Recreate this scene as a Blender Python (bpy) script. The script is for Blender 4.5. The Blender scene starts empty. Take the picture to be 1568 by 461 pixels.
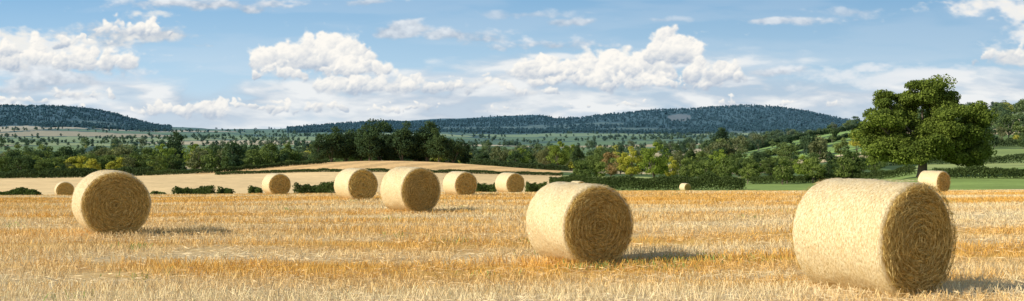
import bpy, math, numpy as np
from mathutils import Vector
R0=np.random.default_rng(7)
F=1500.0; CX=784.0; HY=230.5; EYE=1.7
SC=bpy.context.scene
# ---------------------------------------------------------------- helpers
def vnoise(x,y,seed=0):
    x=np.asarray(x,float); y=np.asarray(y,float)
    xi=np.floor(x).astype(np.int64); yi=np.floor(y).astype(np.int64)
    fx=x-xi; fy=y-yi; fx=fx*fx*(3-2*fx); fy=fy*fy*(3-2*fy)
    def h(a,b):
        n=(a*374761393+b*668265263+seed*974634777)&0xffffffff
        n=((n^(n>>13))*1274126177)&0xffffffff
        n=n^(n>>16)
        return (n&0xffffff)/float(0xffffff)
    a=h(xi,yi); b=h(xi+1,yi); c=h(xi,yi+1); d=h(xi+1,yi+1)
    return (a*(1-fx)+b*fx)*(1-fy)+(c*(1-fx)+d*fx)*fy
def fbm(x,y,seed=0,o=4):
    s=0;a=.5;t=0
    for i in range(o):
        s=s+a*vnoise(x*2**i,y*2**i,seed+i*17); t+=a; a*=.5
    return s/t
def make_mesh(name,V,Q,mats,mi=None,col=None,smooth=False):
    V=np.asarray(V,np.float32); Q=np.asarray(Q,np.int32)
    me=bpy.data.meshes.new(name)
    me.vertices.add(len(V)); me.vertices.foreach_set('co',V.ravel())
    k=Q.shape[1]
    me.loops.add(Q.size); me.loops.foreach_set('vertex_index',Q.ravel())
    me.polygons.add(len(Q)); me.polygons.foreach_set('loop_start',np.arange(0,Q.size,k,dtype=np.int32))
    me.update(calc_edges=True)
    for m in mats: me.materials.append(m)
    if mi is not None: me.polygons.foreach_set('material_index',np.asarray(mi,np.int32))
    if smooth is True: me.polygons.foreach_set('use_smooth',np.ones(len(Q),bool))
    elif smooth is not False: me.polygons.foreach_set('use_smooth',np.asarray(smooth,bool))
    if col is not None:
        a=me.color_attributes.new('col','FLOAT_COLOR','POINT')
        c=np.ones((len(V),4),np.float32); c[:,:np.shape(col)[-1]]=col; a.data.foreach_set('color',c.ravel())
    me.validate(); me.update()
    return me
def add(name,me,loc=(0,0,0),rz=0,sc=(1,1,1),parent=None):
    o=bpy.data.objects.new(name,me); SC.collection.objects.link(o)
    o.location=loc; o.rotation_euler=(0,0,rz); o.scale=sc
    if parent: o.parent=parent
    return o
def unit(a): return a/np.maximum(np.linalg.norm(a,axis=-1,keepdims=True),1e-9)
def sstep(x,a,b):
    t=np.clip((x-a)/(b-a),0,1); return t*t*(3-2*t)
def diamonds(P,A,B):
    n=len(P); V=np.empty((n,4,3)); V[:,0]=P-A; V[:,1]=P+B; V[:,2]=P+A; V[:,3]=P-B
    return V.reshape(-1,3), np.arange(4*n).reshape(n,4)
def rects(P,A,B):
    n=len(P); V=np.empty((n,4,3)); V[:,0]=P-B; V[:,1]=P+B; V[:,2]=P+B*.6+A; V[:,3]=P-B*.6+A
    return V.reshape(-1,3), np.arange(4*n).reshape(n,4)
class Parts:
    def __init__(s): s.V=[];s.Q=[];s.M=[];s.C=[];s.S=[];s.n=0
    def add(s,V,Q,m,C,sm=False):
        s.V.append(V); s.Q.append(np.asarray(Q)+s.n); s.M.append(np.full(len(Q),m))
        s.S.append(np.full(len(Q),sm))
        C=np.asarray(C,float)
        if C.ndim==1: C=np.tile(C,(len(V),1))
        s.C.append(C); s.n+=len(V)
    def mesh(s,name,mats):
        return make_mesh(name,np.concatenate(s.V),np.concatenate(s.Q),mats,np.concatenate(s.M),np.concatenate(s.C),np.concatenate(s.S))
def tube(pts,rad,sides=7):
    pts=np.asarray(pts,float); n=len(pts); V=[]
    for i in range(n):
        t=pts[min(i+1,n-1)]-pts[max(i-1,0)]; t=t/np.linalg.norm(t)
        a=np.cross(t,[0.3,1,0.1]); a/=np.linalg.norm(a); b=np.cross(t,a)
        for k in range(sides):
            w=2*math.pi*k/sides; V.append(pts[i]+rad[i]*(math.cos(w)*a+math.sin(w)*b))
    Q=[[i*sides+k,i*sides+(k+1)%sides,(i+1)*sides+(k+1)%sides,(i+1)*sides+k] for i in range(n-1) for k in range(sides)]
    return np.array(V),np.array(Q)
# ---------------------------------------------------------------- node helpers
class NT:
    def __init__(s,t): s.t=t; s.n=t.nodes; s.l=t.links
    def _in(s,sock,v):
        if isinstance(v,bpy.types.NodeSocket): s.l.new(v,sock)
        elif v is not None: sock.default_value=v
    def math(s,op,a,b=None,c=None,clamp=False):
        n=s.n.new('ShaderNodeMath'); n.operation=op; n.use_clamp=clamp
        for i,v in enumerate((a,b,c)):
            if v is not None: s._in(n.inputs[i],v)
        return n.outputs[0]
    def vec(s,op,a,b=None,c=None):
        n=s.n.new('ShaderNodeVectorMath'); n.operation=op
        for i,v in enumerate((a,b,c)):
            if v is not None: s._in(n.inputs[i],v)
        return n.outputs['Value'] if op in('LENGTH','DOT_PRODUCT') else n.outputs[0]
    def mix(s,f,a,b,mode='MIX'):
        n=s.n.new('ShaderNodeMix'); n.data_type='RGBA'; n.blend_type=mode
        s._in(n.inputs[0],f)
        for i,v in ((6,a),(7,b)):
            if isinstance(v,tuple) and len(v)==3: v=v+(1,)
            s._in(n.inputs[i],v)
        return n.outputs[2]
    def ramp(s,v,a,b,c=0.,d=1.,smooth=True):
        n=s.n.new('ShaderNodeMapRange'); n.interpolation_type='SMOOTHSTEP' if smooth else 'LINEAR'
        s._in(n.inputs[0],v)
        for i,k in enumerate((a,b,c,d)): s._in(n.inputs[i+1],k)
        return n.outputs[0]
    def noise(s,vec,scale,detail=4,rough=.55,dist=0):
        n=s.n.new('ShaderNodeTexNoise'); s._in(n.inputs['Vector'],vec)
        n.inputs['Scale'].default_value=scale; n.inputs['Detail'].default_value=detail
        n.inputs['Roughness'].default_value=rough; n.inputs['Distortion'].default_value=dist
        return n.outputs[0]
    def comb(s,x,y,z=0.):
        n=s.n.new('ShaderNodeCombineXYZ'); s._in(n.inputs[0],x);s._in(n.inputs[1],y);s._in(n.inputs[2],z); return n.outputs[0]
    def sep(s,v):
        n=s.n.new('ShaderNodeSeparateXYZ'); s._in(n.inputs[0],v); return n.outputs
def newmat(name):
    m=bpy.data.materials.new(name); m.use_nodes=True; m.node_tree.nodes.clear()
    t=NT(m.node_tree); out=t.n.new('ShaderNodeOutputMaterial'); return m,t,out
def haze(t,col,D=4800.,hc=(.105,.20,.29)):  # aerial haze painted into the base colour, growing with world distance
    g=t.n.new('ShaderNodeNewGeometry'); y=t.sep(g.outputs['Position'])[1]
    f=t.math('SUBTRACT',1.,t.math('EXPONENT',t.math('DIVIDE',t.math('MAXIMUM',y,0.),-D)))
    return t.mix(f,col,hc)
def princ(t,out,col,rough=.8,spec=.2,bump=None,bs=.5,bd=.01):
    p=t.n.new('ShaderNodeBsdfPrincipled'); t._in(p.inputs['Base Color'],col)
    p.inputs['Roughness'].default_value=rough; p.inputs['Specular IOR Level'].default_value=spec
    if bump is not None:
        b=t.n.new('ShaderNodeBump'); b.inputs['Strength'].default_value=bs; b.inputs['Distance'].default_value=bd
        t._in(b.inputs['Height'],bump); t.l.new(b.outputs[0],p.inputs['Normal'])
    t.l.new(p.outputs[0],out.inputs[0]); return p
def attr(t,name='col'):
    n=t.n.new('ShaderNodeAttribute'); n.attribute_name=name; return n.outputs['Color']
# ---------------------------------------------------------------- materials
def leaf_material(name,dark,light,trans=.3,vary=.35,hc=(.105,.20,.29),D=4800.):
    m,t,out=newmat(name)
    a=attr(t); f=t.sep(a)[0]
    oi=t.n.new('ShaderNodeObjectInfo').outputs['Random']
    f2=t.math('ADD',t.math('MULTIPLY',f,1-vary),t.math('MULTIPLY',oi,vary),clamp=True)
    c=t.mix(f2,dark,light)
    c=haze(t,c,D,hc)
    d=t.n.new('ShaderNodeBsdfDiffuse'); tr=t.n.new('ShaderNodeBsdfTranslucent')
    t.l.new(c,d.inputs[0]); c2=t.mix(1.,c,(1.2,1.25,.75),'MULTIPLY'); t.l.new(c2,tr.inputs[0])
    mx=t.n.new('ShaderNodeMixShader'); mx.inputs[0].default_value=trans
    t.l.new(d.outputs[0],mx.inputs[1]); t.l.new(tr.outputs[0],mx.inputs[2]); t.l.new(mx.outputs[0],out.inputs[0])
    return m
M_leaf=leaf_material('foliage',(.045,.08,.018),(.23,.28,.06),vary=.55)
M_oak=leaf_material('oak_foliage',(.055,.085,.012),(.24,.30,.045),vary=0.)
M_dark=leaf_material('dark_foliage',(.025,.05,.016),(.11,.155,.04))
M_olive=leaf_material('olive_foliage',(.10,.115,.04),(.26,.265,.10),vary=.4)
M_yel=leaf_material('yellowing_foliage',(.28,.28,.03),(.54,.50,.07))
M_aut=leaf_material('autumn_foliage',(.21,.14,.05),(.42,.29,.12))
M_hedge=leaf_material('hedge_foliage',(.03,.052,.014),(.125,.165,.04))
M_far=leaf_material('forest_foliage',(.025,.055,.035),(.06,.10,.05),hc=(.115,.235,.36),D=4000.)  # stronger blue distance haze mixed into the leaf colour
m,t,out=newmat('bark'); g=t.n.new('ShaderNodeTexCoord')
nz=t.noise(t.vec('MULTIPLY',g.outputs['Object'],(6.,6.,1.2)),1.,5)
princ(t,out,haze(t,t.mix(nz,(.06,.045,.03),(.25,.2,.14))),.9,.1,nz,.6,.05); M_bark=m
m,t,out=newmat('ground'); g=t.n.new('ShaderNodeNewGeometry'); P=g.outputs['Position']
c=attr(t)
rot=t.n.new('ShaderNodeVectorRotate'); rot.inputs['Angle'].default_value=math.radians(-7); t._in(rot.inputs['Vector'],P)
n1=t.noise(t.vec('MULTIPLY',rot.outputs[0],(1.5,9.,1.)),1.,5,.7)
n2=t.noise(P,.02,5,.65); n3=t.noise(P,.6,3,.6)
k=t.math('MULTIPLY',t.ramp(n1,.2,.8,.66,1.3,False),t.ramp(n3,.2,.8,.86,1.14,False))
k=t.math('MULTIPLY',k,t.ramp(n2,.3,.7,.84,1.14,False))
col=t.vec('MULTIPLY',c,t.comb(k,k,k))
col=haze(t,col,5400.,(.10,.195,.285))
princ(t,out,col,.95,.05,n1,.4,.03); M_ground=m
m,t,out=newmat('straw')
c=attr(t); d=t.n.new('ShaderNodeBsdfDiffuse'); tr=t.n.new('ShaderNodeBsdfTranslucent')
t.l.new(c,d.inputs[0]); t.l.new(c,tr.inputs[0]); mx=t.n.new('ShaderNodeMixShader'); mx.inputs[0].default_value=.22
t.l.new(d.outputs[0],mx.inputs[1]); t.l.new(tr.outputs[0],mx.inputs[2]); t.l.new(mx.outputs[0],out.inputs[0]); M_straw=m
m,t,out=newmat('bale_wrapped_side'); g=t.n.new('ShaderNodeTexCoord'); P=g.outputs['Object']
x,y,z=t.sep(P)
th=t.math('ARCTAN2',y,z)
nA=t.noise(t.comb(t.math('MULTIPLY',x,70.),t.math('MULTIPLY',th,15.)),1.,5,.75)
nB=t.noise(t.comb(t.math('MULTIPLY',x,7.),t.math('MULTIPLY',th,2.5)),1.,4,.6)
nC=t.noise(t.comb(t.math('MULTIPLY',x,140.),t.math('MULTIPLY',th,60.)),1.,2,.5)
c=t.mix(t.ramp(nA,.34,.64),(.47,.325,.12),(.88,.75,.48))
c=t.mix(t.ramp(nB,.40,.75,0.,.42),c,(.64,.44,.17))
c=t.mix(t.ramp(nC,.56,.72,0.,.6),c,(.92,.85,.65))
c=t.mix(t.ramp(nC,.42,.30,0.,.45),c,(.42,.27,.09))
wv=t.math('SINE',t.math('MULTIPLY',x,2*math.pi/.052))
princ(t,out,c,.45,.4,t.math('ADD',t.math('MULTIPLY',wv,.15),t.math('ADD',nA,t.math('MULTIPLY',nC,.6))),.9,.012); M_side=m
m,t,out=newmat('bale_straw_end'); g=t.n.new('ShaderNodeTexCoord'); P=g.outputs['Object']
x,y,z=t.sep(P)
r=t.math('SQRT',t.math('ADD',t.math('MULTIPLY',y,y),t.math('MULTIPLY',z,z))); th=t.math('ARCTAN2',y,z)
sp=t.math('ADD',t.math('MULTIPLY',r,60.),t.math('MULTIPLY',th,.8))
nA=t.noise(t.comb(sp,t.math('MULTIPLY',th,7.)),1.,5,.7)
c=t.mix(t.ramp(nA,.32,.64),(.24,.135,.03),(.92,.64,.19))
princ(t,out,c,.8,.15,nA,1.,.03); M_end=m
# ---------------------------------------------------------------- terrain
PROF={
 6:[(0,549)],
 12:[(0,443)],20:[(0,360)],28:[(0,327),(600,327),(1568,324)],38:[(0,313),(784,311),(1568,306)],
 48:[(0,305),(700,304),(1568,299)],57:[(0,301),(800,299),(1000,296),(1568,295)],
 75:[(0,303.5),(780,301),(950,294),(1568,293)],
 110:[(0,305),(780,303),(950,293),(1350,291.5),(1568,288)],
 150:[(0,300),(780,298),(900,296),(1300,291),(1400,273),(1568,271)],
 200:[(0,288),(800,286),(1130,284),(1330,276),(1420,264),(1568,261)],
 300:[(0,273),(850,271),(1130,270),(1250,266),(1420,256),(1568,252)],
 400:[(0,268),(250,266),(850,266),(1130,260),(1250,252),(1330,243),(1568,238)],
 600:[(0,262),(850,261),(950,258),(1130,243),(1250,231),(1330,219),(1420,212),(1568,210)],
 900:[(0,250),(950,249),(1130,231),(1250,207),(1330,196),(1420,186),(1568,183)],
 1400:[(0,235),(950,237),(1130,226),(1250,210),(1330,192),(1420,182),(1568,170)],
 2200:[(0,216),(250,219),(850,221),(1130,215),(1250,212),(1400,200),(1568,190)],
 3300:[(-100,199),(120,199),(250,203),(400,205),(850,206),(1130,205),(1280,203),(1568,200)],
 4000:[(-100,189),(120,189),(230,197),(400,201),(500,199),(850,197),(1100,195),(1240,195),(1350,200),(1568,200)],
 5000:[(-300,170),(0,160),(60,158),(90,157),(130,162),(170,169),(195,178),(225,188),(250,193),(330,200),(440,198),(500,193),(560,189),(640,188),(700,186),(760,182),(830,180),(845,182),(870,181),(920,174),(980,168),(1060,165),(1100,162),(1140,159),(1200,162),(1240,169),(1280,180),(1340,192),(1568,200)],
 6500:[(0,175),(250,200),(440,199),(600,185),(830,175),(860,188),(1140,178),(1280,190),(1568,205)],
 12500:[(0,206),(1568,208)],
}
ds=sorted(PROF); UU=np.arange(-900,2500,4.); LD=np.linspace(math.log(6),math.log(12500),500)
tab=np.array([[0.]*len(UU) for _ in ds])
for i,d in enumerate(ds):
    a=PROF[d]; py=np.interp(UU,[p[0] for p in a],[p[1] for p in a]); tab[i]=EYE-(py-HY)/F*d
lds=np.log(ds)
Z=np.empty((len(LD),len(UU)))
for j in range(len(UU)): Z[:,j]=np.interp(LD,lds,tab[:,j])
def blur(A,s,ax):
    k=int(3*s)+1; w=np.exp(-.5*(np.arange(-k,k+1)/s)**2); w/=w.sum()
    return np.apply_along_axis(lambda v:np.convolve(np.pad(v,k,'edge'),w,'valid'),ax,A)
Z=blur(Z,4,0); Z=blur(Z,3,1)
BALES=[ # outlines (left,right,top,bottom) measured in the photograph, turned into distances below
 (1213,1456,273,447),(797,973,279,403),(102,238,260,360),(580,676,255,325),(510,580,257,308),
 (677,731,262,302),(755,806,264,298),(397,449,265,300),(1402,1458,261,296),(81,116,277,303),(1036,1062,282,295),(868,900,271,290)]
DI=1.3
bl=[]
for (a,b,c,d) in BALES:
    dist=F*DI/(d-c)
    if a==868: dist=92.
    bl.append([((a+b)/2-CX)/F*dist,dist,EYE-(d-HY)/F*dist])
def terr0(x,y):
    x=np.asarray(x,float); y=np.asarray(y,float)
    yc=np.clip(y,6.5,12400); u=np.clip(CX+F*x/yc,-890,2490)
    fi=(np.log(yc)-LD[0])/(LD[1]-LD[0]); fj=(u-UU[0])/4.
    i=np.clip(fi.astype(int),0,len(LD)-2); j=np.clip(fj.astype(int),0,len(UU)-2); a=fi-i; b=fj-j
    z=(Z[i,j]*(1-b)+Z[i,j+1]*b)*(1-a)+(Z[i+1,j]*(1-b)+Z[i+1,j+1]*b)*a
    z=z+5.2*np.exp(-((x+45)/58)**2-((yc-345)/62)**2)
    z=z+.05*(fbm(x/3,y/3,3)-.5)*np.clip(yc/20,0,1)
    far=np.clip((yc-400)/1500,0,1)
    z=z+far*(fbm(x/260,y/260,9,5)-.5)*.004*yc
    return z
RES=[]
for b in bl[:9]:
    RES.append((b[0],b[1],b[2]-float(terr0(b[0],b[1])),.16*b[1]+.5))
def terr(x,y):
    z=terr0(x,y)
    for (bx,by,r,s) in RES: z=z+r*np.exp(-((x-bx)**2+(y-by)**2)/(s*s))
    return z
RA=math.radians(7); ca,sa=math.cos(RA),math.sin(RA)
def stub_col(x,y):
    r=x*ca+y*sa; q=-x*sa+y*ca
    b1=fbm(r/22+3,q/2.3,21,3); b2=fbm(r/6,q/.8,31,3); b3=fbm(x/9,y/9,41,3)
    w=(fbm(r/45,q/5.5,77,2)-.5)*2.6
    rows=.16*np.sin(q*2*math.pi/3.0+2*fbm(r/30,q/12,66,2))
    f=np.clip((b1-.5)*3.4+(b2-.5)*1.8+(b3-.5)*.7+w+rows+.36+np.clip((y-15)/28,0,.18)-np.clip((17-y)/8,0,.28),0,1)[...,None]
    pale=np.array([.91,.72,.42]); gold=np.array([.82,.49,.125])
    return pale*(1-f)+gold*f
rng=np.random.default_rng(5)
gx,gy=np.meshgrid(np.arange(-40,40),np.arange(0,40))
seedsx=(gx+rng.random(gx.shape)).ravel(); seedsy=(gy+rng.random(gx.shape)).ravel()
pal=np.array([[.16,.23,.055],[.27,.34,.10],[.11,.165,.05],[.62,.5,.27],[.5,.4,.2],[.2,.27,.06],[.68,.55,.32],[.16,.22,.06],[.34,.39,.13]])
pidx=rng.integers(0,len(pal),len(seedsx))
def cellcoords(x,y):
    yc=np.maximum(y,10)
    return x/(.16*yc+60)*1.0, np.log(yc/100)*6.5+.35*np.sin(x/(.3*yc+30))
def cells(x,y):
    cx,cy=cellcoords(x,y); sh=cx.shape; cx=cx.ravel(); cy=cy.ravel()
    ix=np.floor(cx).astype(int); iy=np.floor(cy).astype(int)
    F1=np.full(len(cx),9.); F2=np.full(len(cx),9.); I=np.zeros(len(cx),int)
    for dx in(-1,0,1):
        for dy in(-1,0,1):
            k=np.clip(iy+dy,0,39)*80+np.clip(ix+dx+40,0,79)
            dd=np.hypot(seedsx[k]-cx,seedsy[k]-cy)
            n=dd<F1; F2=np.where(n,F1,np.minimum(F2,dd)); I=np.where(n,k,I); F1=np.where(n,dd,F1)
    return F1.reshape(sh),F2.reshape(sh),I.reshape(sh)
def hillmask(x,y):
    u=CX+F*x/np.maximum(y,6)
    return (y>3250+600*(fbm(x/300,y/300,88,3)-.3)+250*(u<300))&((u<262)|(u>440))
def groundcol(x,y):
    u=CX+F*x/np.maximum(y,6)
    C=stub_col(x,y)*.74
    F1,F2,I=cells(x,y)
    fc=pal[pidx[I]]
    edge=((F2-F1)<.07)[...,None]
    fc=np.where(edge,np.array([.05,.08,.025]),fc)
    C2=np.array([.82,.59,.29])*np.ones_like(C)
    st=(.92+.15*(np.sin((x*.25+y)*.9)>0))[...,None]
    C2=C2*st
    C3=np.array([.78,.50,.21])*(.86+.24*(np.sin((x*1.0-y*.35)*.55)>0))[...,None]
    grass=np.array([.23,.31,.08])*(.7+.7*fbm(x/7,y/5,8))[...,None]
    out=np.where((y<78)[...,None]|((u>850)&(y<150+.0*u))[...,None],C,C2)
    out=np.where(((u>=860)&(y>128))[...,None],grass,out)
    out=np.where(((u>=1330)&(y>100))[...,None],grass,out)
    mound=(y>290+10*fbm(x/20,y/20,2))&(u<870)&(u>300)
    out=np.where(mound[...,None],C3,out)
    farm=(y>380)|((u<300)&(y>310))|((u>860)&(y>240))
    out=np.where(farm[...,None],fc,out)
    gs=(u>1120)&(u<1330)&(y>470)&(y<1000)
    out=np.where((gs&~edge[...,0])[...,None],np.array([.25,.37,.08])*(.8+.4*fbm(x/40,y/60,18))[...,None],out)
    hill=hillmask(x,y)
    hc=np.array([.035,.065,.035])*(.6+.8*fbm(x/120,y/120,4))[...,None]
    patch=(fbm(x/420,y/300,14,3)>.70)&(y<4400)
    hc=np.where(patch[...,None],np.array([.12,.15,.07]),hc)
    out=np.where(hill[...,None],hc,out)
    out=np.where((hill&(np.hypot((u-1040)*.8,(y-4420)/14)<15))[...,None],np.array([.2,.17,.12]),out)
    return out
s=np.linspace(-1.15,1.15,1100); s=np.sign(s)*np.abs(s)**1.35
yy=np.concatenate([np.linspace(-16,6,12),np.exp(np.linspace(math.log(27),math.log(12000),560))-20])
yy=np.unique(yy)
S,Y=np.meshgrid(s,yy); X=S*(Y+20)
ZZ=terr(X,Y)
GC=groundcol(X,Y)
nr,nc=X.shape
idx=np.arange(nr*nc).reshape(nr,nc)
Q=np.stack([idx[:-1,:-1],idx[:-1,1:],idx[1:,1:],idx[1:,:-1]],-1).reshape(-1,4)
add('ground',make_mesh('ground',np.stack([X,Y,ZZ],-1).reshape(-1,3),Q,[M_ground],None,GC.reshape(-1,3),True))
# ---------------------------------------------------------------- stubble
def stubble():
    n=390000; rng=np.random.default_rng(11)
    y=6+rng.random(n)**.93*72; x=(rng.random(n)*2-1)*(.6*y+2)
    r=x*ca+y*sa; q=-x*sa+y*ca
    sp=.17; q=np.round(q/sp)*sp+rng.normal(0,.018,n)
    x=r*ca-q*sa; y=r*sa+q*ca
    keep=(y>5)&(fbm(x*1.3,y*1.3,5,3)>.34)
    x=x[keep];y=y[keep];n=len(x)
    hv=fbm(x*.4,y*1.4,55,3)
    z=terr(x,y); h=(.01+.16*hv+.05*rng.random(n)); w=.0023*(1+y/14)
    a=rng.random(n)*math.pi
    B=np.stack([np.cos(a)*w,np.sin(a)*w,0*w],-1)
    tl=rng.normal(0,.4,(n,2)); A=np.stack([tl[:,0]*h,tl[:,1]*h,h],-1)
    V,Q=rects(np.stack([x,y,z-.01],-1),A,B)
    c=stub_col(x,y)*(.62+.56*rng.random(n))[:,None]
    C=np.repeat(np.clip(c,0,.94),4,0)
    p=Parts(); p.add(V,Q,0,C)
    n=220000
    y=6+rng.random(n)*72; x=(rng.random(n)*2-1)*(.6*y+2); 
    keep=fbm(x*.8,y*1.6,15,3)>.42; x=x[keep]; y=y[keep]; n=len(x)
    z=terr(x,y)+.015+rng.random(n)*.05
    a=rng.normal(RA,.9,n); L=.03+.10*rng.random(n); w=.0021*(1+y/14)
    A=np.stack([np.cos(a)*L,np.sin(a)*L,rng.normal(0,.25,n)*L],-1)
    B=np.stack([-np.sin(a)*w,np.cos(a)*w,w*rng.normal(0,.8,n)],-1)
    V,Q=diamonds(np.stack([x,y,z],-1),A,B)
    c=(stub_col(x,y)*.55+np.array([.95,.80,.54])*.45)*(.74+.32*rng.random(n))[:,None]
    p.add(V,Q,0,np.repeat(np.clip(c,0,.94),4,0))
    add('straw_stubble',p.mesh('straw_stubble',[M_straw]))
    p=Parts(); n=3500
    cl=np.stack([rng.uniform(-30,30,160),rng.uniform(9,60,160)],-1); cl=np.concatenate([cl,[[2.6,15.6],[3.2,15.8],[3.9,15.4],[1.9,15.2],[2.3,14.6],[.9,14.9],[1.4,14.8]]])
    k=rng.integers(0,len(cl),n); k[:260]=rng.integers(160,167,260)
    P=cl[k]+rng.normal(0,.2,(n,2)); z=terr(P[:,0],P[:,1]); h=.04+.08*rng.random(n)
    a=rng.random(n)*6.28; B=np.stack([np.cos(a)*.005,np.sin(a)*.005,0*a],-1)*(1+P[:,1:2]/25)
    A=np.stack([rng.normal(0,.5,n)*h,rng.normal(0,.5,n)*h,h],-1)
    V,Q=rects(np.stack([P[:,0],P[:,1],z],-1),A,B)
    p.add(V,Q,0,np.repeat(np.array([.26,.36,.1])*(.6+.7*rng.random(n))[:,None],4,0))
    add('weeds',p.mesh('weeds',[M_straw]))
stubble()
# ---------------------------------------------------------------- bales
def bale_mesh(seed,dist):
    rng=np.random.default_rng(seed); p=Parts(); R=DI/2; L=1.22
    near=dist<29
    nt,nx=(160,44) if near else (72,18)
    e=np.linspace(0,1,5)
    xs=np.concatenate([-L/2+.05*(1-np.cos(e*math.pi/2)), np.linspace(-L/2+.09,L/2-.09,nx), (L/2-.05*(1-np.cos(e*math.pi/2)))[::-1]])
    rr=R-.05*(1-np.sqrt(np.clip(1-np.clip((np.abs(xs)-(L/2-.05))/.05,0,1)**2,0,1)))
    T=np.linspace(0,2*math.pi,nt,endpoint=False)
    XX,TT=np.meshgrid(xs,T,indexing='ij'); RR=rr[:,None]*np.ones_like(TT)
    def per(a,b,sd):
        return fbm(a+3*np.cos(TT)*b+20,3*np.sin(TT)*b+a*.7+20,sd,3)-.5
    lump=per(XX*1.5,.35,seed)*.06+per(XX*28,.25,seed+3)*.014+per(XX*6,1.6,seed+5)*.018
    RR=RR+lump
    yv=RR*np.sin(TT); zv=RR*np.cos(TT)
    zv=np.maximum(zv,-R+.035+.01*np.sin(XX*9))
    V=np.stack([XX,yv,zv],-1).reshape(-1,3); n=len(xs); I=np.arange(n*nt).reshape(n,nt)
    J=np.roll(I,-1,1); Q=np.stack([I[:-1],I[1:],J[1:],J[:-1]],-1).reshape(-1,4)
    p.add(V,Q,0,(.7,.55,.3),True)
    for sgn in(-1,1):
        ring=xs[-1] if sgn>0 else xs[0]
        rs=np.linspace(1,.02,40 if near else 14)
        W,TT2=np.meshgrid(rs,T,indexing='ij')
        base=-1 if sgn>0 else 0
        y2=yv[base][None,:]*W; z2=zv[base][None,:]*W
        off=(fbm(W*26+TT2/6.283*1.0,6*np.sin(TT2)+9,seed+8,3)-.5)*.05+.015*np.sin((W*R*2*math.pi/.075)+TT2+2*fbm(W*5,np.sin(TT2)*2+9,seed,2))
        off=off*np.clip((1-W)*12,0,1)
        x2=ring+sgn*off
        V=np.stack([x2,y2,z2],-1).reshape(-1,3); n=len(rs); I=np.arange(n*nt).reshape(n,nt); J=np.roll(I,-1,1)
        Q=np.stack([I[:-1],I[1:],J[1:],J[:-1]],-1).reshape(-1,4)
        if sgn<0: Q=Q[:,::-1]
        p.add(V,Q,1,(.5,.35,.12),False)
        ns=5600 if near else 900; ws=.0032 if near else .0034*dist/18
        if sgn<0: ns//=3
        r=R*np.sqrt(rng.random(ns))*.985; th=rng.random(ns)*6.283
        rad=np.stack([0*th,np.sin(th),np.cos(th)],-1); tan=np.stack([0*th,np.cos(th),-np.sin(th)],-1)
        ph=rng.normal(0,.38,ns); wild=rng.random(ns)<.16; ph=np.where(wild,rng.uniform(-1.5,1.5,ns),ph)
        Ld=(.02+.06*rng.random(ns))*np.where(wild,1.3,1)
        dr=tan*np.cos(ph)[:,None]+rad*np.sin(ph)[:,None]
        tilt=rng.normal(0,.30,ns); ax=np.array([sgn,0,0])
        A=(dr+ax*tilt[:,None])*Ld[:,None]
        Bd=unit(np.cross(dr,ax)+ax*rng.normal(0,1.1,(ns,1)))*ws
        P=rad*r[:,None]
        over=(r+Ld*.6)>R+.02
        P=P*np.where(over,.93,1)[:,None]
        P[:,0]=ring+sgn*(.012+.014*np.sin((r*2*math.pi/.075)+th)+.03*rng.random(ns))
        k=P[:,2]>-R+.06
        V,Q=diamonds(P[k],A[k],Bd[k])
        g=rng.random(k.sum())[:,None]**1.0
        c=np.array([.30,.175,.035])*(1-g)+np.array([.97,.76,.32])*g
        p.add(V,Q,2,np.repeat(c,4,0))
    ns=9000 if near else 600; ws=.0015 if near else .0014*dist/18
    th=rng.random(ns)*6.283; x=(rng.random(ns)*2-1)*(L/2-.03)
    rad=np.stack([0*th,np.sin(th),np.cos(th)],-1); tan=np.stack([0*th,np.cos(th),-np.sin(th)],-1)
    ph=rng.normal(0,.45,ns); dr=tan*np.cos(ph)[:,None]+np.array([1,0,0])*np.sin(ph)[:,None]
    Ld=.012+.026*rng.random(ns); A=(dr+rad*rng.normal(0,.11,(ns,1)))*Ld[:,None]
    B=unit(np.cross(dr,rad)+rad*rng.normal(0,.5,(ns,1)))*ws
    P=rad*(R+.002+.014*rng.random(ns))[:,None]; P[:,0]=x
    k=P[:,2]>-R+.06
    V,Q=diamonds(P[k],A[k],B[k]); g=rng.random(k.sum())[:,None]
    p.add(V,Q,2,np.repeat(np.array([.60,.42,.17])*(1-g)+np.array([.94,.86,.64])*g,4,0))
    ns=1300 if near else 150
    x=(rng.random(ns)*2-1)*(L/2+.12); yv2=rng.normal(0,.26,ns)
    P=np.stack([x,yv2,-R+.03+.06*rng.random(ns)],-1); a=rng.random(ns)*6.28; Ld=.05+.07*rng.random(ns)
    A=np.stack([np.cos(a)*Ld,np.sin(a)*Ld,rng.normal(0,.4,ns)*Ld],-1); B=np.stack([-np.sin(a),np.cos(a),.5+0*a],-1)*.004
    V,Q=diamonds(P,A,B); p.add(V,Q,2,(.85,.64,.33))
    return p.mesh('hay_bale',[M_side,M_end,M_straw])
far_mesh=bale_mesh(90,45)
AZ=[32,28,31,36,36,34,34,33,33,30,30,34]
for i,b in enumerate(bl):
    me=bale_mesh(100+i,b[1]) if i<5 else far_mesh
    z=b[2] if i<9 else float(terr(b[0],b[1]))
    add('hay_bale' if i==0 else 'hay_bale.%03d'%i,me,(b[0],b[1],z+DI/2-.02),-math.radians(90-AZ[i]))
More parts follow.
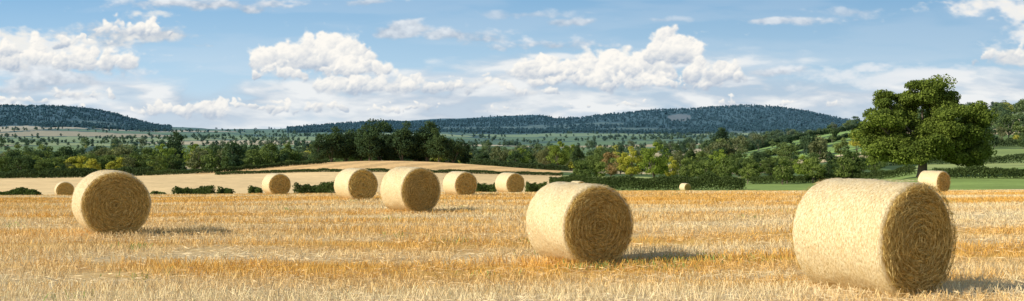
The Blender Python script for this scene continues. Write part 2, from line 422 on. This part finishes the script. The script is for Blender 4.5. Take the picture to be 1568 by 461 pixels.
# ---------------------------------------------------------------- trees
def crown(p,rng,c,rad,ncl,nl,leaf,cr,mat=1,shape='round'):
    d=unit(rng.normal(size=(ncl,3))); r=(.35+.65*rng.random(ncl)**.5)
    P=d*r[:,None]
    if shape=='cone':
        h=rng.random(ncl)**1.4; a=rng.random(ncl)*6.28; rr=(1-h)*np.sqrt(rng.random(ncl))
        P=np.stack([np.cos(a)*rr,np.sin(a)*rr,h*2-1],-1)
    P[:,2]=np.where(P[:,2]<-.55,-.55+.3*(P[:,2]+.55),P[:,2]) if shape=='round' else P[:,2]
    C=np.array(c)+P*np.array(rad)
    crs=cr*(.65+.7*rng.random(ncl)); tone=rng.random(ncl)
    k=rng.integers(0,ncl,nl*ncl); n=len(k)
    dd=unit(rng.normal(size=(n,3))); rr=crs[k]*(.35+.65*rng.random(n)**.6)
    L=C[k]+dd*rr[:,None]*np.array([1,1,.72])
    nn=unit(dd+rng.normal(0,.6,(n,3))); a=unit(np.cross(nn,rng.normal(size=(n,3)))); b=np.cross(nn,a)
    s=leaf*(.6+.8*rng.random(n))[:,None]
    V,Q=diamonds(L,a*s,b*s*.75)
    f=np.clip(.25+.45*tone[k]+.45*(rng.random(n)-.5),0,1)
    p.add(V,Q,mat,np.repeat(np.stack([f,f,f],-1),4,0))
    return C
def tree(seed,H=1.,W=.9,th=.2,ncl=26,nl=90,leaf=.022,cr=.15,shape='round',leafmat=None,limbs=7,tr=.025):
    rng=np.random.default_rng(seed); p=Parts()
    cz=th*H+(H-th*H)*.5; rad=(W/2-cr*.8,W/2-cr*.8,(H-th*H)/2-cr*.5)
    C=crown(p,rng,(0,0,cz),rad,ncl,nl,leaf,cr,shape=shape)
    top=H*(.85 if shape=='cone' else .6)
    pts=[(0,0,-.03*H),(0.01*H,0,th*H*.6),(.015*H*rng.normal(),.01*H,th*H*1.3),(.02*H*rng.normal(),0,top)]
    V,Q=tube(pts,[tr*H*1.25,tr*H*.9,tr*H*.75,tr*H*.25]); p.add(V,Q,0,(.1,.1,.1),True)
    for i in range(limbs):
        e=C[rng.integers(0,len(C))]; st=np.array([0,0,th*H*(.9+.8*rng.random())])
        mid=(st+e)/2+np.array([0,0,.04*H]); V,Q=tube([st,mid,e],[tr*H*.5,tr*H*.32,tr*H*.1],5); p.add(V,Q,0,(.1,.1,.1),True)
    return p.mesh('tree',[M_bark,leafmat or M_leaf])
def place(name,me,u,d,hpx,wratio=1.,rz=None,sink=0.):
    x=(u-CX)/F*d; h=hpx/F*d
    rz=R0.random()*6.28 if rz is None else rz
    return add(name,me,(x,d,float(terr(x,d))-sink),rz,(h*wratio,h*wratio,h))
def oak():
    rng=np.random.default_rng(44); p=Parts(); D=160.; sc=D/F
    def P3(u,py,dy): return np.array([(u-1412)*sc,dy,(266-py)*sc])
    cl=[(1412,152,0,9),(1400,190,-2,9.5),(1350,200,1,6.5),(1468,198,0,7.5),(1378,165,3,7),(1452,162,2,7),(1412,212,-4,7),(1348,180,-2,6),(1476,180,-2,6),(1436,134,0,4.5),(1404,136,-1,4.5),(1342,216,0,5),(1482,212,1,5),(1368,150,0,5),(1460,222,-3,5.5),(1380,224,-3,5.5),(1352,230,-2,4.5),(1484,232,-2,4.5),(1420,185,-4,8),(1440,205,-4,7),(1400,225,-4,5)]
    centers=[]
    for (u,py,dy,r) in cl:
        c=P3(u,py,dy)
        for k in range(9):
            d=unit(rng.normal(size=3)); centers.append(c+d*r*sc*5.0*(.5+.5*rng.random())*np.array([1,1.2,.85]))
    C=np.array(centers); tone=rng.random(len(C)); crs=1.+1.2*rng.random(len(C))
    n=105000; k=rng.integers(0,len(C),n); dd=unit(rng.normal(size=(n,3))); L=C[k]+dd*(crs[k]*(.3+.7*rng.random(n)**.6))[:,None]*np.array([1.1,1.1,.7])
    ok=L[:,2]>2.3+.6*np.sin(L[:,0]*.7)-.04*np.abs(L[:,0]); L=L[ok];k=k[ok];dd=dd[ok];n=len(L)
    nn=unit(dd+rng.normal(0,.7,(n,3))); a=unit(np.cross(nn,rng.normal(size=(n,3)))); b=np.cross(nn,a); s=.16*(.6+.9*rng.random(n))[:,None]
    V,Q=diamonds(L,a*s,b*s*.75); f=np.clip(.25+.4*tone[k]+.5*(rng.random(n)-.5),0,1)
    p.add(V,Q,1,np.repeat(np.stack([f,f,f],-1),4,0))
    V,Q=tube([(0,0,-.4),(0,0,.5),(.1,0,2),(0,0,3.8),(.3,.2,6.5),(0,0,11)],[1.1,.8,.68,.6,.38,.1],12); p.add(V,Q,0,(.1,.1,.1),True)
    for i in range(26):
        e=C[rng.integers(0,len(C))]; st=np.array([0,0,2.2+3.5*rng.random()]); mid=st*.5+e*.5+np.array([0,0,.9*rng.normal()])
        V,Q=tube([st,mid,e],[.3,.18,.05],6); p.add(V,Q,0,(.1,.1,.1),True)
    me=p.mesh('oak_tree',[M_bark,M_oak]); x=(1412-CX)/F*D
    add('oak_tree',me,(x,D,float(terr(x,D))))
oak()
TD=[tree(200+i,W=.62+.1*i,th=.05,ncl=38,nl=150,leaf=.018,cr=.13,leafmat=M_dark) for i in range(3)]
TL=[tree(210+i,W=.8+.12*i,th=.07,ncl=30,nl=120,leaf=.02,cr=.13) for i in range(3)]
for i,(u,d,h,w) in enumerate([(488,372,50,1.),(508,378,64,1.),(530,385,62,1.1),(552,382,58,1.1),(566,376,64,1.),(581,390,78,.85),(600,385,48,1.),(616,380,70,1.),(636,392,60,1.1),(655,384,70,1.15),(672,378,60,1.),(694,380,46,1.2),(712,390,40,1.1),(545,395,56,1.2),(595,398,54,1.2),(645,398,56,1.2)]):
    place('woodland_oak_tree' if i==0 else 'woodland_oak_tree.%03d'%i,TD[i%3],u,d,h,w)
TY=tree(230,W=.85,th=.06,ncl=34,nl=140,leaf=.018,cr=.12,leafmat=M_yel)
TA=tree(231,W=.8,th=.06,ncl=30,nl=110,leaf=.018,cr=.12,leafmat=M_aut)
TO=tree(233,W=.9,th=.06,ncl=30,nl=110,leaf=.02,cr=.13,leafmat=M_olive)
TG=tree(232,W=.9,th=.06,ncl=36,nl=150,leaf=.018,cr=.12,leafmat=leaf_material('bright_foliage',(.12,.17,.02),(.34,.42,.06)))
for i,(u,d,h,w,me) in enumerate([(1002,225,64,.95,TG),(966,232,56,.9,TY),(936,245,48,1.,TA),(915,285,42,1.,TL[1]),(1100,240,50,1.,TG),(1057,260,58,.55,TD[1]),(1040,275,44,.8,TO),(885,330,42,1.,TD[0]),(855,345,46,1.,TG),(835,360,36,1.,TO),(1103,520,56,1.,TD[0]),(1150,235,38,1.1,TL[0]),(1180,250,34,1.2,TL[2]),(1232,230,38,1.2,TG),(1210,260,30,1.,TO),(1270,240,26,1.2,TL[1]),(1296,215,28,1.2,TL[0]),(1340,230,36,1.,TL[2]),(1165,300,40,1.,TD[2]),(950,300,34,1.2,TL[1]),(268,520,64,.85,TD[0]),(795,420,38,1.2,TG),(765,430,42,1.1,TO),(740,420,36,1.,TD[1]),(1128,300,40,1,TL[2]),(1026,232,40,.9,TY),(300,450,46,1.1,TG),(345,440,40,1.2,TO),(395,450,42,1.1,TL[2]),(440,440,42,1.,TL[0]),(30,430,46,1.2,TL[1]),(250,440,46,1.1,TG),(150,460,40,1.2,TO),(95,450,38,1.2,TL[0]),(875,420,44,.9,TG),(1075,330,38,1.1,TL[0]),(200,450,38,1.1,TL[2]),(-20,440,36,1.2,TO),(1130,620,36,1.2,TO),(330,520,48,.8,TD[2])]):
    place('broadleaf_tree' if i==0 else 'broadleaf_tree.%03d'%i,me,u,d,h,w)
def hedge(name,pts,h,w,lpm=260,leaf=.09,mat=None,rough=.35):
    rng=np.random.default_rng(len(name)*7+int(pts[0][0])%97)
    W=np.array([((u-CX)/F*d,d) for u,d in pts]); seg=np.hypot(*np.diff(W,axis=0).T); Lt=seg.sum(); cum=np.r_[0,np.cumsum(seg)]
    n=int(Lt*lpm); s_=rng.random(n)*Lt; bx=np.interp(s_,cum,W[:,0]); by=np.interp(s_,cum,W[:,1])
    hh=h*(1+rough*2*(fbm(s_/2.2,s_*0+3,5,4)-.5)+.3*rough*(fbm(s_/9,s_*0,6,2)-.5)); a=rng.random(n)*math.pi; r=.45+.6*rng.random(n)**.5
    off=np.cos(a)*w*.5*r; z=np.sin(a)**.6*hh*r
    P=np.stack([bx+rng.normal(0,.1,n),by+off,z+terr(bx,by+off)],-1)
    nn=unit(rng.normal(size=(n,3))+np.array([0,-.3,.3])); A=unit(np.cross(nn,rng.normal(size=(n,3)))); B=np.cross(nn,A); k=leaf*(.6+.8*rng.random(n))[:,None]
    V,Q=diamonds(P,A*k,B*k*.8); f=np.clip(.2+.6*fbm(s_/1.5,z*1.2,9,3)+.5*(rng.random(n)-.5),0,1)
    p=Parts(); p.add(V,Q,0,np.repeat(np.stack([f]*3,-1),4,0)); add(name,p.mesh(name,[mat or M_hedge]))
H=[([(842,178),(930,168),(1000,166),(1140,160)],2.35,2.4,800,.11),
   ([(-250,300),(-60,300),(110,296),(235,300)],2.4,3.5,330,.2),
   ([(225,298),(330,300),(430,318),(500,326)],1.4,2.,300,.15),
   ([(330,283),(480,285),(640,283),(760,284),(862,284)],.9,1.4,350,.11),
   ([(1150,205),(1240,196),(1400,190)],1.7,2.,500,.11),
   ([(1430,150),(1500,146),(1640,140)],1.6,2.2,600,.1),
   ([(720,352),(800,345),(870,340)],2.0,3,300,.18),
   ([(1150,560),(1225,640),(1318,740)],3.,4,90,.4),
   ([(1130,760),(1200,850),(1260,900),(1320,930)],5,6,90,.5),
   ([(1320,330),(1420,320),(1568,310),(1750,300)],2.5,3,200,.2),
   ([(1440,480),(1568,470),(1760,450)],3.5,4,150,.3)]
for i,(a,h,w,l,s_) in enumerate(H): hedge('hedge' if i==0 else 'hedge.%03d'%i,a,h,w,l,s_)
for i,(u0,u1,h,d) in enumerate([(268,326,1.45,104),(336,354,1.35,104),(384,398,1.5,104),(452,512,1.85,104),(728,760,1.95,110),(806,836,1.9,112),(-60,58,.8,95),(236,250,.9,100),(852,875,2.1,118)]):
    hedge('bush' if i==0 else 'bush.%03d'%i,[(u0,d),((u0+u1)/2,d+1),(u1,d)],h,2.2,1100,.075,None,.9)
def masses(name,meshes,P,Hs):
    k=R0.integers(0,len(meshes),len(P))
    for j,me in enumerate(meshes):
        s_=k==j; p=P[s_]; h=Hs[s_]; n=len(p)
        if n==0: continue
        a=R0.random(n)*6.28; q=np.stack([np.cos(a),np.sin(a)],-1)*h[:,None]*.5; r=np.stack([-q[:,1],q[:,0]],-1)
        V=np.empty((n,4,3)); V[:,:,2]=p[:,None,2]
        for m_,(sa_,sb_) in enumerate([(-1,-1),(1,-1),(1,1),(-1,1)]): V[:,m_,:2]=p[:,:2]+sa_*q+sb_*r
        pm=make_mesh(name,V.reshape(-1,3),np.arange(4*n).reshape(n,4),[])
        par=add(name if j==0 else '%s.%03d'%(name,j),pm)
        par.instance_type='FACES'; par.use_instance_faces_scale=True; par.instance_faces_scale=1.
        par.show_instancer_for_render=False; par.show_instancer_for_viewport=False
        add('tree_form_%d'%j,me,parent=par)
def scatter(n,d0,d1,u0,u1,fn):
    d=np.exp(R0.uniform(math.log(d0),math.log(d1),n)); u=R0.uniform(u0,u1,n); x=(u-CX)/F*d
    k=R0.random(n)<fn(x,d,u); x=x[k];d=d[k]
    return np.stack([x,d,terr(x,d)],-1)
TM=[tree(300+i,W=[.8,.95,.65,.85,1.05,.9,.8,.9,.55][i],th=.04,ncl=20,nl=60,leaf=.032,cr=.15,limbs=3,leafmat=[M_leaf,M_leaf,M_dark,M_leaf,M_leaf,M_dark,M_yel,M_olive,M_dark][i]) for i in range(9)]
TM=TM+TM[:3]+[TM[3],TM[7],TM[5],TM[5],TM[0]]
def f_mid(x,d,u):
    F1,F2,I=cells(x,d); e=(F2-F1)<.12
    w=fbm(x/90,d/120,51,3)
    p=np.where(e,.6,np.where(w>.54,.5,.05))
    p=np.where((u>1120)&(u<1340)&(d>430)&(d<1000),np.where(e,.35,.015),p)
    p=np.where((u>1340)&(d>900),1.,p)
    p=np.where((u>1340)&(d<900)&(d>420),np.where(w>.55,.6,.15),p)
    return p
P=scatter(4200,400,1700,-250,1820,f_mid); masses('woodland',TM,P,(6+11*R0.random(len(P))**2)*np.clip((P[:,1]/700)**.3,.8,1.3))
P=scatter(420,310,400,-250,250,lambda x,d,u:.8+0*x); masses('copse',TM[:8],P,4+4*R0.random(len(P)))
P=scatter(260,190,400,880,1340,lambda x,d,u:np.where((u>920)&(u<1040)&(d<300),0,np.where(fbm(x/20,d/20,61,3)>.5,.8,.08))); masses('scrub',TM[1:5],P,2.5+4*R0.random(len(P)))
TF=[tree(320+i,W=[.9,1.1,.5][i],th=.03,ncl=12,nl=22,leaf=.07,cr=.17,limbs=1,shape='cone' if i==2 else 'round',leafmat=M_dark if i==0 else M_leaf) for i in range(3)]
def f_far(x,d,u):
    F1,F2,I=cells(x,d); e=(F2-F1)<.085; w=fbm(x/300,d/300,71,3)
    return np.where(hillmask(x,d),0,np.where(e,.8,np.where(w>.57,.7,.01)))
P=scatter(6000,1700,3900,-250,1820,f_far); masses('distant_trees',TF[:2],P,6+6*R0.random(len(P)))
TH=[tree(340+i,W=[1.1,1.,.6][i],th=.02,ncl=9,nl=14,leaf=.1,cr=.18,limbs=1,shape='cone' if i==2 else 'round',leafmat=M_far) for i in range(3)]
def f_hill(x,d,u):
    patch=(fbm(x/420,d/300,14,3)>.70)&(d<4400)|(np.hypot((u-1040)*.8,(d-4420)/14)<15)
    return np.where(hillmask(x,d)&~patch,.97,.01)
P=scatter(19000,3100,5250,-200,1400,f_hill); masses('hill_forest',TH,P,7+8*R0.random(len(P)))
# ---------------------------------------------------------------- light
el=math.radians(31); sd=Vector((-.91,-.38,0)).normalized()*math.cos(el)+Vector((0,0,math.sin(el)))
L=bpy.data.lights.new('sun','SUN'); L.energy=5.; L.angle=math.radians(.5); L.color=(1,.93,.78)
so=bpy.data.objects.new('sun',L); SC.collection.objects.link(so); so.rotation_euler=sd.to_track_quat('Z','Y').to_euler(); so.location=(-20,0,30)
w=bpy.data.worlds.new('sky'); SC.world=w; w.use_nodes=True; w.node_tree.nodes.clear(); t=NT(w.node_tree)
sky=t.n.new('ShaderNodeTexSky'); sky.sky_type='NISHITA'; sky.sun_disc=False; sky.sun_elevation=el; sky.sun_rotation=math.atan2(sd.x,sd.y)%(2*math.pi)
sky.air_density=1.; sky.dust_density=.8; sky.ozone_density=1.2
bg=t.n.new('ShaderNodeBackground'); t.l.new(sky.outputs[0],bg.inputs[0]); bg.inputs[1].default_value=.13
ow=t.n.new('ShaderNodeOutputWorld'); t.l.new(bg.outputs[0],ow.inputs[0])
# ---------------------------------------------------------------- sky dome with clouds (vertex colours, radius 14 km)
def sky_dome():
    us=np.concatenate([np.linspace(-2200,-60,130)[:-1],np.linspace(-60,1628,1400),np.linspace(1628,3768,130)[1:]])
    ps=np.concatenate([np.linspace(-700,-20,60)[:-1],np.linspace(-20,235,240),[260,300]])
    U,PY=np.meshgrid(us,ps)
    v=np.clip(PY/230.,-.6,1.)
    top=np.array([.26,.48,.72]); mid=np.array([.44,.64,.81]); low=np.array([.64,.76,.84])
    k=np.clip(v,0,1)[...,None]
    col=np.where(k<.45,top+(mid-top)*(k/.45),mid+(low-mid)*((k-.45)/.55))
    col=col*(1+.08*np.clip((600-U)/900,-.6,1))[...,None]
    wx=fbm(U/160,PY/60,3,4)*60-30; wy=fbm(U/160+9,PY/60,4,4)*26-13
    st=fbm((U+wx)/170,(PY+wy)/26,12,6)
    veil=sstep(st,.40,.66)*(.14+.30*sstep(v,.30,.6))
    col=col*(1-veil[...,None])+np.array([.72,.78,.85])*veil[...,None]
    n1=fbm((U+wx*1.5)/150,(PY+wy)/30,19,6); n2=fbm((U+wx)/60,(PY+wy)/14,23,6)
    topline=88+18*np.sin(U/210)+30*(fbm(U/120,U*0,91,3)-.5)+22*sstep(U,650,1000)-14*sstep(U,1150,1400)
    bank=sstep(PY-topline+(n1-.5)*90+(n2-.5)*36,-6,34)*(.66+.34*sstep(n2,.34,.54))*.88
    tone=np.clip(.5+(n2-.5)*2.6+(n1-.5)*1.8-.10*sstep(PY,120,170)+.1*sstep(PY,170,200),0,1)[...,None]
    bc=np.array([.48,.57,.68])*(1-tone)+np.array([.90,.905,.90])*tone
    col=col*(1-bank[...,None])+bc*bank[...,None]
    def win(cx,cy,rx,ry,kx,ky):
        rows=np.where(np.abs(ps-cy)<ry*ky+30)[0]; cols=np.where(np.abs(us-cx)<rx*kx+60)[0]
        return (slice(rows[0],rows[-1]+1),slice(cols[0],cols[-1]+1))
    def soft(cx,cy,rx,ry,amp,cl,cd,seed):
        sl=win(cx,cy,rx,ry,2.4,2.6); u=U[sl];q=PY[sl]; a1=wx[sl]; a2=wy[sl]
        n=fbm((u+a1*.6)/42+seed,(q+a2*.8)/17,seed,6); n2=fbm(u/11+seed,q/7,seed+3,4)
        dd=np.sqrt(((u-cx+a1*.5)/rx)**2+((q-cy+a2*.4)/ry)**2)
        D=1-dd+(n-.5)*2.2+(n2-.5)*.55
        a=(sstep(D,0,.85)*amp*sstep(dd,2.2,1.3))[...,None]
        sh=np.clip(.5-(q-cy)/ry*.38+(n2-.5)*1.1+(n-.5)*.8,0,1)[...,None]
        c=np.array(cl)*sh+np.array(cd)*(1-sh)
        col[sl]=col[sl]*(1-a)+c*a
    W=(.93,.90,.84); G=(.50,.57,.67); G2=(.40,.48,.59); Wp=(.82,.85,.88)
    for i,cc in enumerate([(330,4,130,13,.95,Wp,G2),(205,46,105,26,.9,W,G2),(60,70,150,26,.9,W,Wp),(620,42,60,17,.85,Wp,G2),(705,52,66,16,.85,Wp,G2),(845,68,100,13,.95,Wp,G2),(800,20,70,8,.5,Wp,G),(560,2,45,7,.7,Wp,G2),
      (1190,32,95,8,.8,Wp,G),(1300,20,60,10,.5,Wp,G),(880,32,50,7,.7,Wp,G2),(1530,8,120,26,1.,W,Wp),(1565,50,60,40,.95,W,Wp),(1560,85,50,18,.9,W,G),(1200,110,52,10,.9,Wp,G2),(100,120,150,24,.85,Wp,G2),(1010,30,60,6,.4,Wp,G),(1380,120,170,20,.8,Wp,Wp)]): soft(*cc,40+i)
    rng=np.random.default_rng(17)
    def cumulus(cx,cy,rx,ry,n,amp=1.,seed=0,bright=1.):
        sl=win(cx,cy,rx,ry,1.9,2.6); u=U[sl]; q=PY[sl]
        u2=u+(fbm(u/18,q/18,seed+1,5)-.5)*22; q2=q+(fbm(u/18+7,q/18,seed+2,5)-.5)*20
        Fd=np.zeros_like(u); Hh=np.zeros_like(u)
        body=((u2-cx)/(rx*.85))**2+((q2-cy-ry*.35)/(ry*.62))**2
        Fd+=.75*np.exp(-1.1*body); Hh+=np.sqrt(np.clip(1-body*.6,0,1))*ry*.35
        for i in range(n):
            ang=rng.uniform(-1,1); px=cx+rx*ang*.9
            hmax=ry*(1-ang*ang*.7)*(.7+.5*rng.random()); py=cy+ry*.7-hmax*1.5*rng.random()**.8
            r=ry*(.22+.34*rng.random())
            d2=((u2-px)**2+((q2-py)*1.1)**2)/(r*r); Fd+=.8*np.exp(-1.6*d2)
            Hh=np.maximum(Hh,np.sqrt(np.clip(1-d2*.75,0,1))*r+Hh*.25)
        detail=fbm(u/7,q/6,seed+5,4)-.5; d3=fbm(u/26,q/17,seed+6,4)-.5
        D=Fd+detail*.5+d3*.9
        a=sstep(D,.30,1.05)*amp*(1-sstep(q+d3*ry,cy+ry*.75,cy+ry*1.4))
        gu=np.gradient(Hh,axis=1)/np.gradient(u,axis=1); gq=np.gradient(Hh,axis=0)/np.gradient(q,axis=0)
        gu=np.clip(gu,-1.2,1.2); gq=np.clip(gq,-1.2,1.2)
        lam=.74+.13*gu+.17*gq+detail*.5+d3*.35
        lam=lam-.58*sstep((q-cy)/ry,-.15,.9)
        lam=np.clip(lam*1.15,0,1)[...,None]; a=a[...,None]
        c=np.array([.46,.54,.65])*(1-lam)+np.array([1.0,.965,.90])*lam*bright
        col[sl]=col[sl]*(1-a)+c*a
    for i,c in enumerate([(485,80,100,36,60),(545,100,60,22,24),(430,108,50,18,20),(60,84,160,32,46),(-40,70,80,26,24),(200,40,70,18,25),(130,62,50,13,14),(965,98,70,34,42),(1025,74,38,35,30),(890,106,58,26,30),(833,102,48,24,24),(960,120,160,20,44),(1098,106,50,24,28),(1010,126,80,12,20),
            (585,124,56,22,26),(515,128,50,20,22),(660,128,62,18,24),(735,126,60,15,18),(800,135,60,12,16),(320,164,38,19,22),(256,166,30,14,16),(216,170,22,9,9),(500,160,40,14,20),(425,162,34,14,16),(590,166,30,9,10),(650,160,30,9,10),(1280,156,20,7,8),(1215,156,30,6,8),(1115,155,24,7,8),(770,164,34,7,8),(1540,82,60,16,18),(370,158,22,9,9),(-300,60,120,40,50),(1900,90,140,40,50),(30,150,40,10,12),(130,140,60,14,16),(100,165,30,8,8),(880,160,30,6,7),(970,158,30,6,7),(1420,150,60,8,10)]):
        cumulus(*c,amp=1. if i<14 else .9,seed=60+i*7)
    hz=sstep(PY,160,225)[...,None]*.45
    col=col*(1-hz)+np.array([.72,.80,.86])*hz
    alpha=sstep(PY,-690,-420)*sstep(U,-2190,-1500)*(1-sstep(U,3068,3760))
    az=np.arctan((U-CX)/F); R=14000.; ev=(HY-PY)/F*np.cos(az)
    V=np.stack([R*np.sin(az),R*np.cos(az),R*ev+EYE],-1).reshape(-1,3)
    nr,nc=U.shape; I=np.arange(nr*nc).reshape(nr,nc); Q=np.stack([I[:-1,:-1],I[:-1,1:],I[1:,1:],I[1:,:-1]],-1).reshape(-1,4)
    m,t,out=newmat('sky_with_clouds'); at=t.n.new('ShaderNodeAttribute'); at.attribute_name='col'
    em=t.n.new('ShaderNodeEmission'); t.l.new(at.outputs['Color'],em.inputs[0]); tp=t.n.new('ShaderNodeBsdfTransparent'); mx=t.n.new('ShaderNodeMixShader')
    t.l.new(at.outputs['Alpha'],mx.inputs[0]); t.l.new(tp.outputs[0],mx.inputs[1]); t.l.new(em.outputs[0],mx.inputs[2]); t.l.new(mx.outputs[0],out.inputs[0])
    try: m.cycles.emission_sampling='NONE'
    except Exception as e: print(e)
    add('sky',make_mesh('sky',V,Q,[m],None,np.concatenate([col,alpha[...,None]],-1).reshape(-1,4),True))
sky_dome()
# ---------------------------------------------------------------- camera
cam=bpy.data.cameras.new('camera'); cam.lens=F/1568*36; cam.sensor_width=36; cam.clip_end=30000; cam.clip_start=.1
co=bpy.data.objects.new('camera',cam); SC.collection.objects.link(co); co.location=(0,0,EYE); co.rotation_euler=(math.radians(90),0,0); SC.camera=co
SC.view_settings.view_transform='Standard'; SC.view_settings.look='None'; SC.view_settings.exposure=0
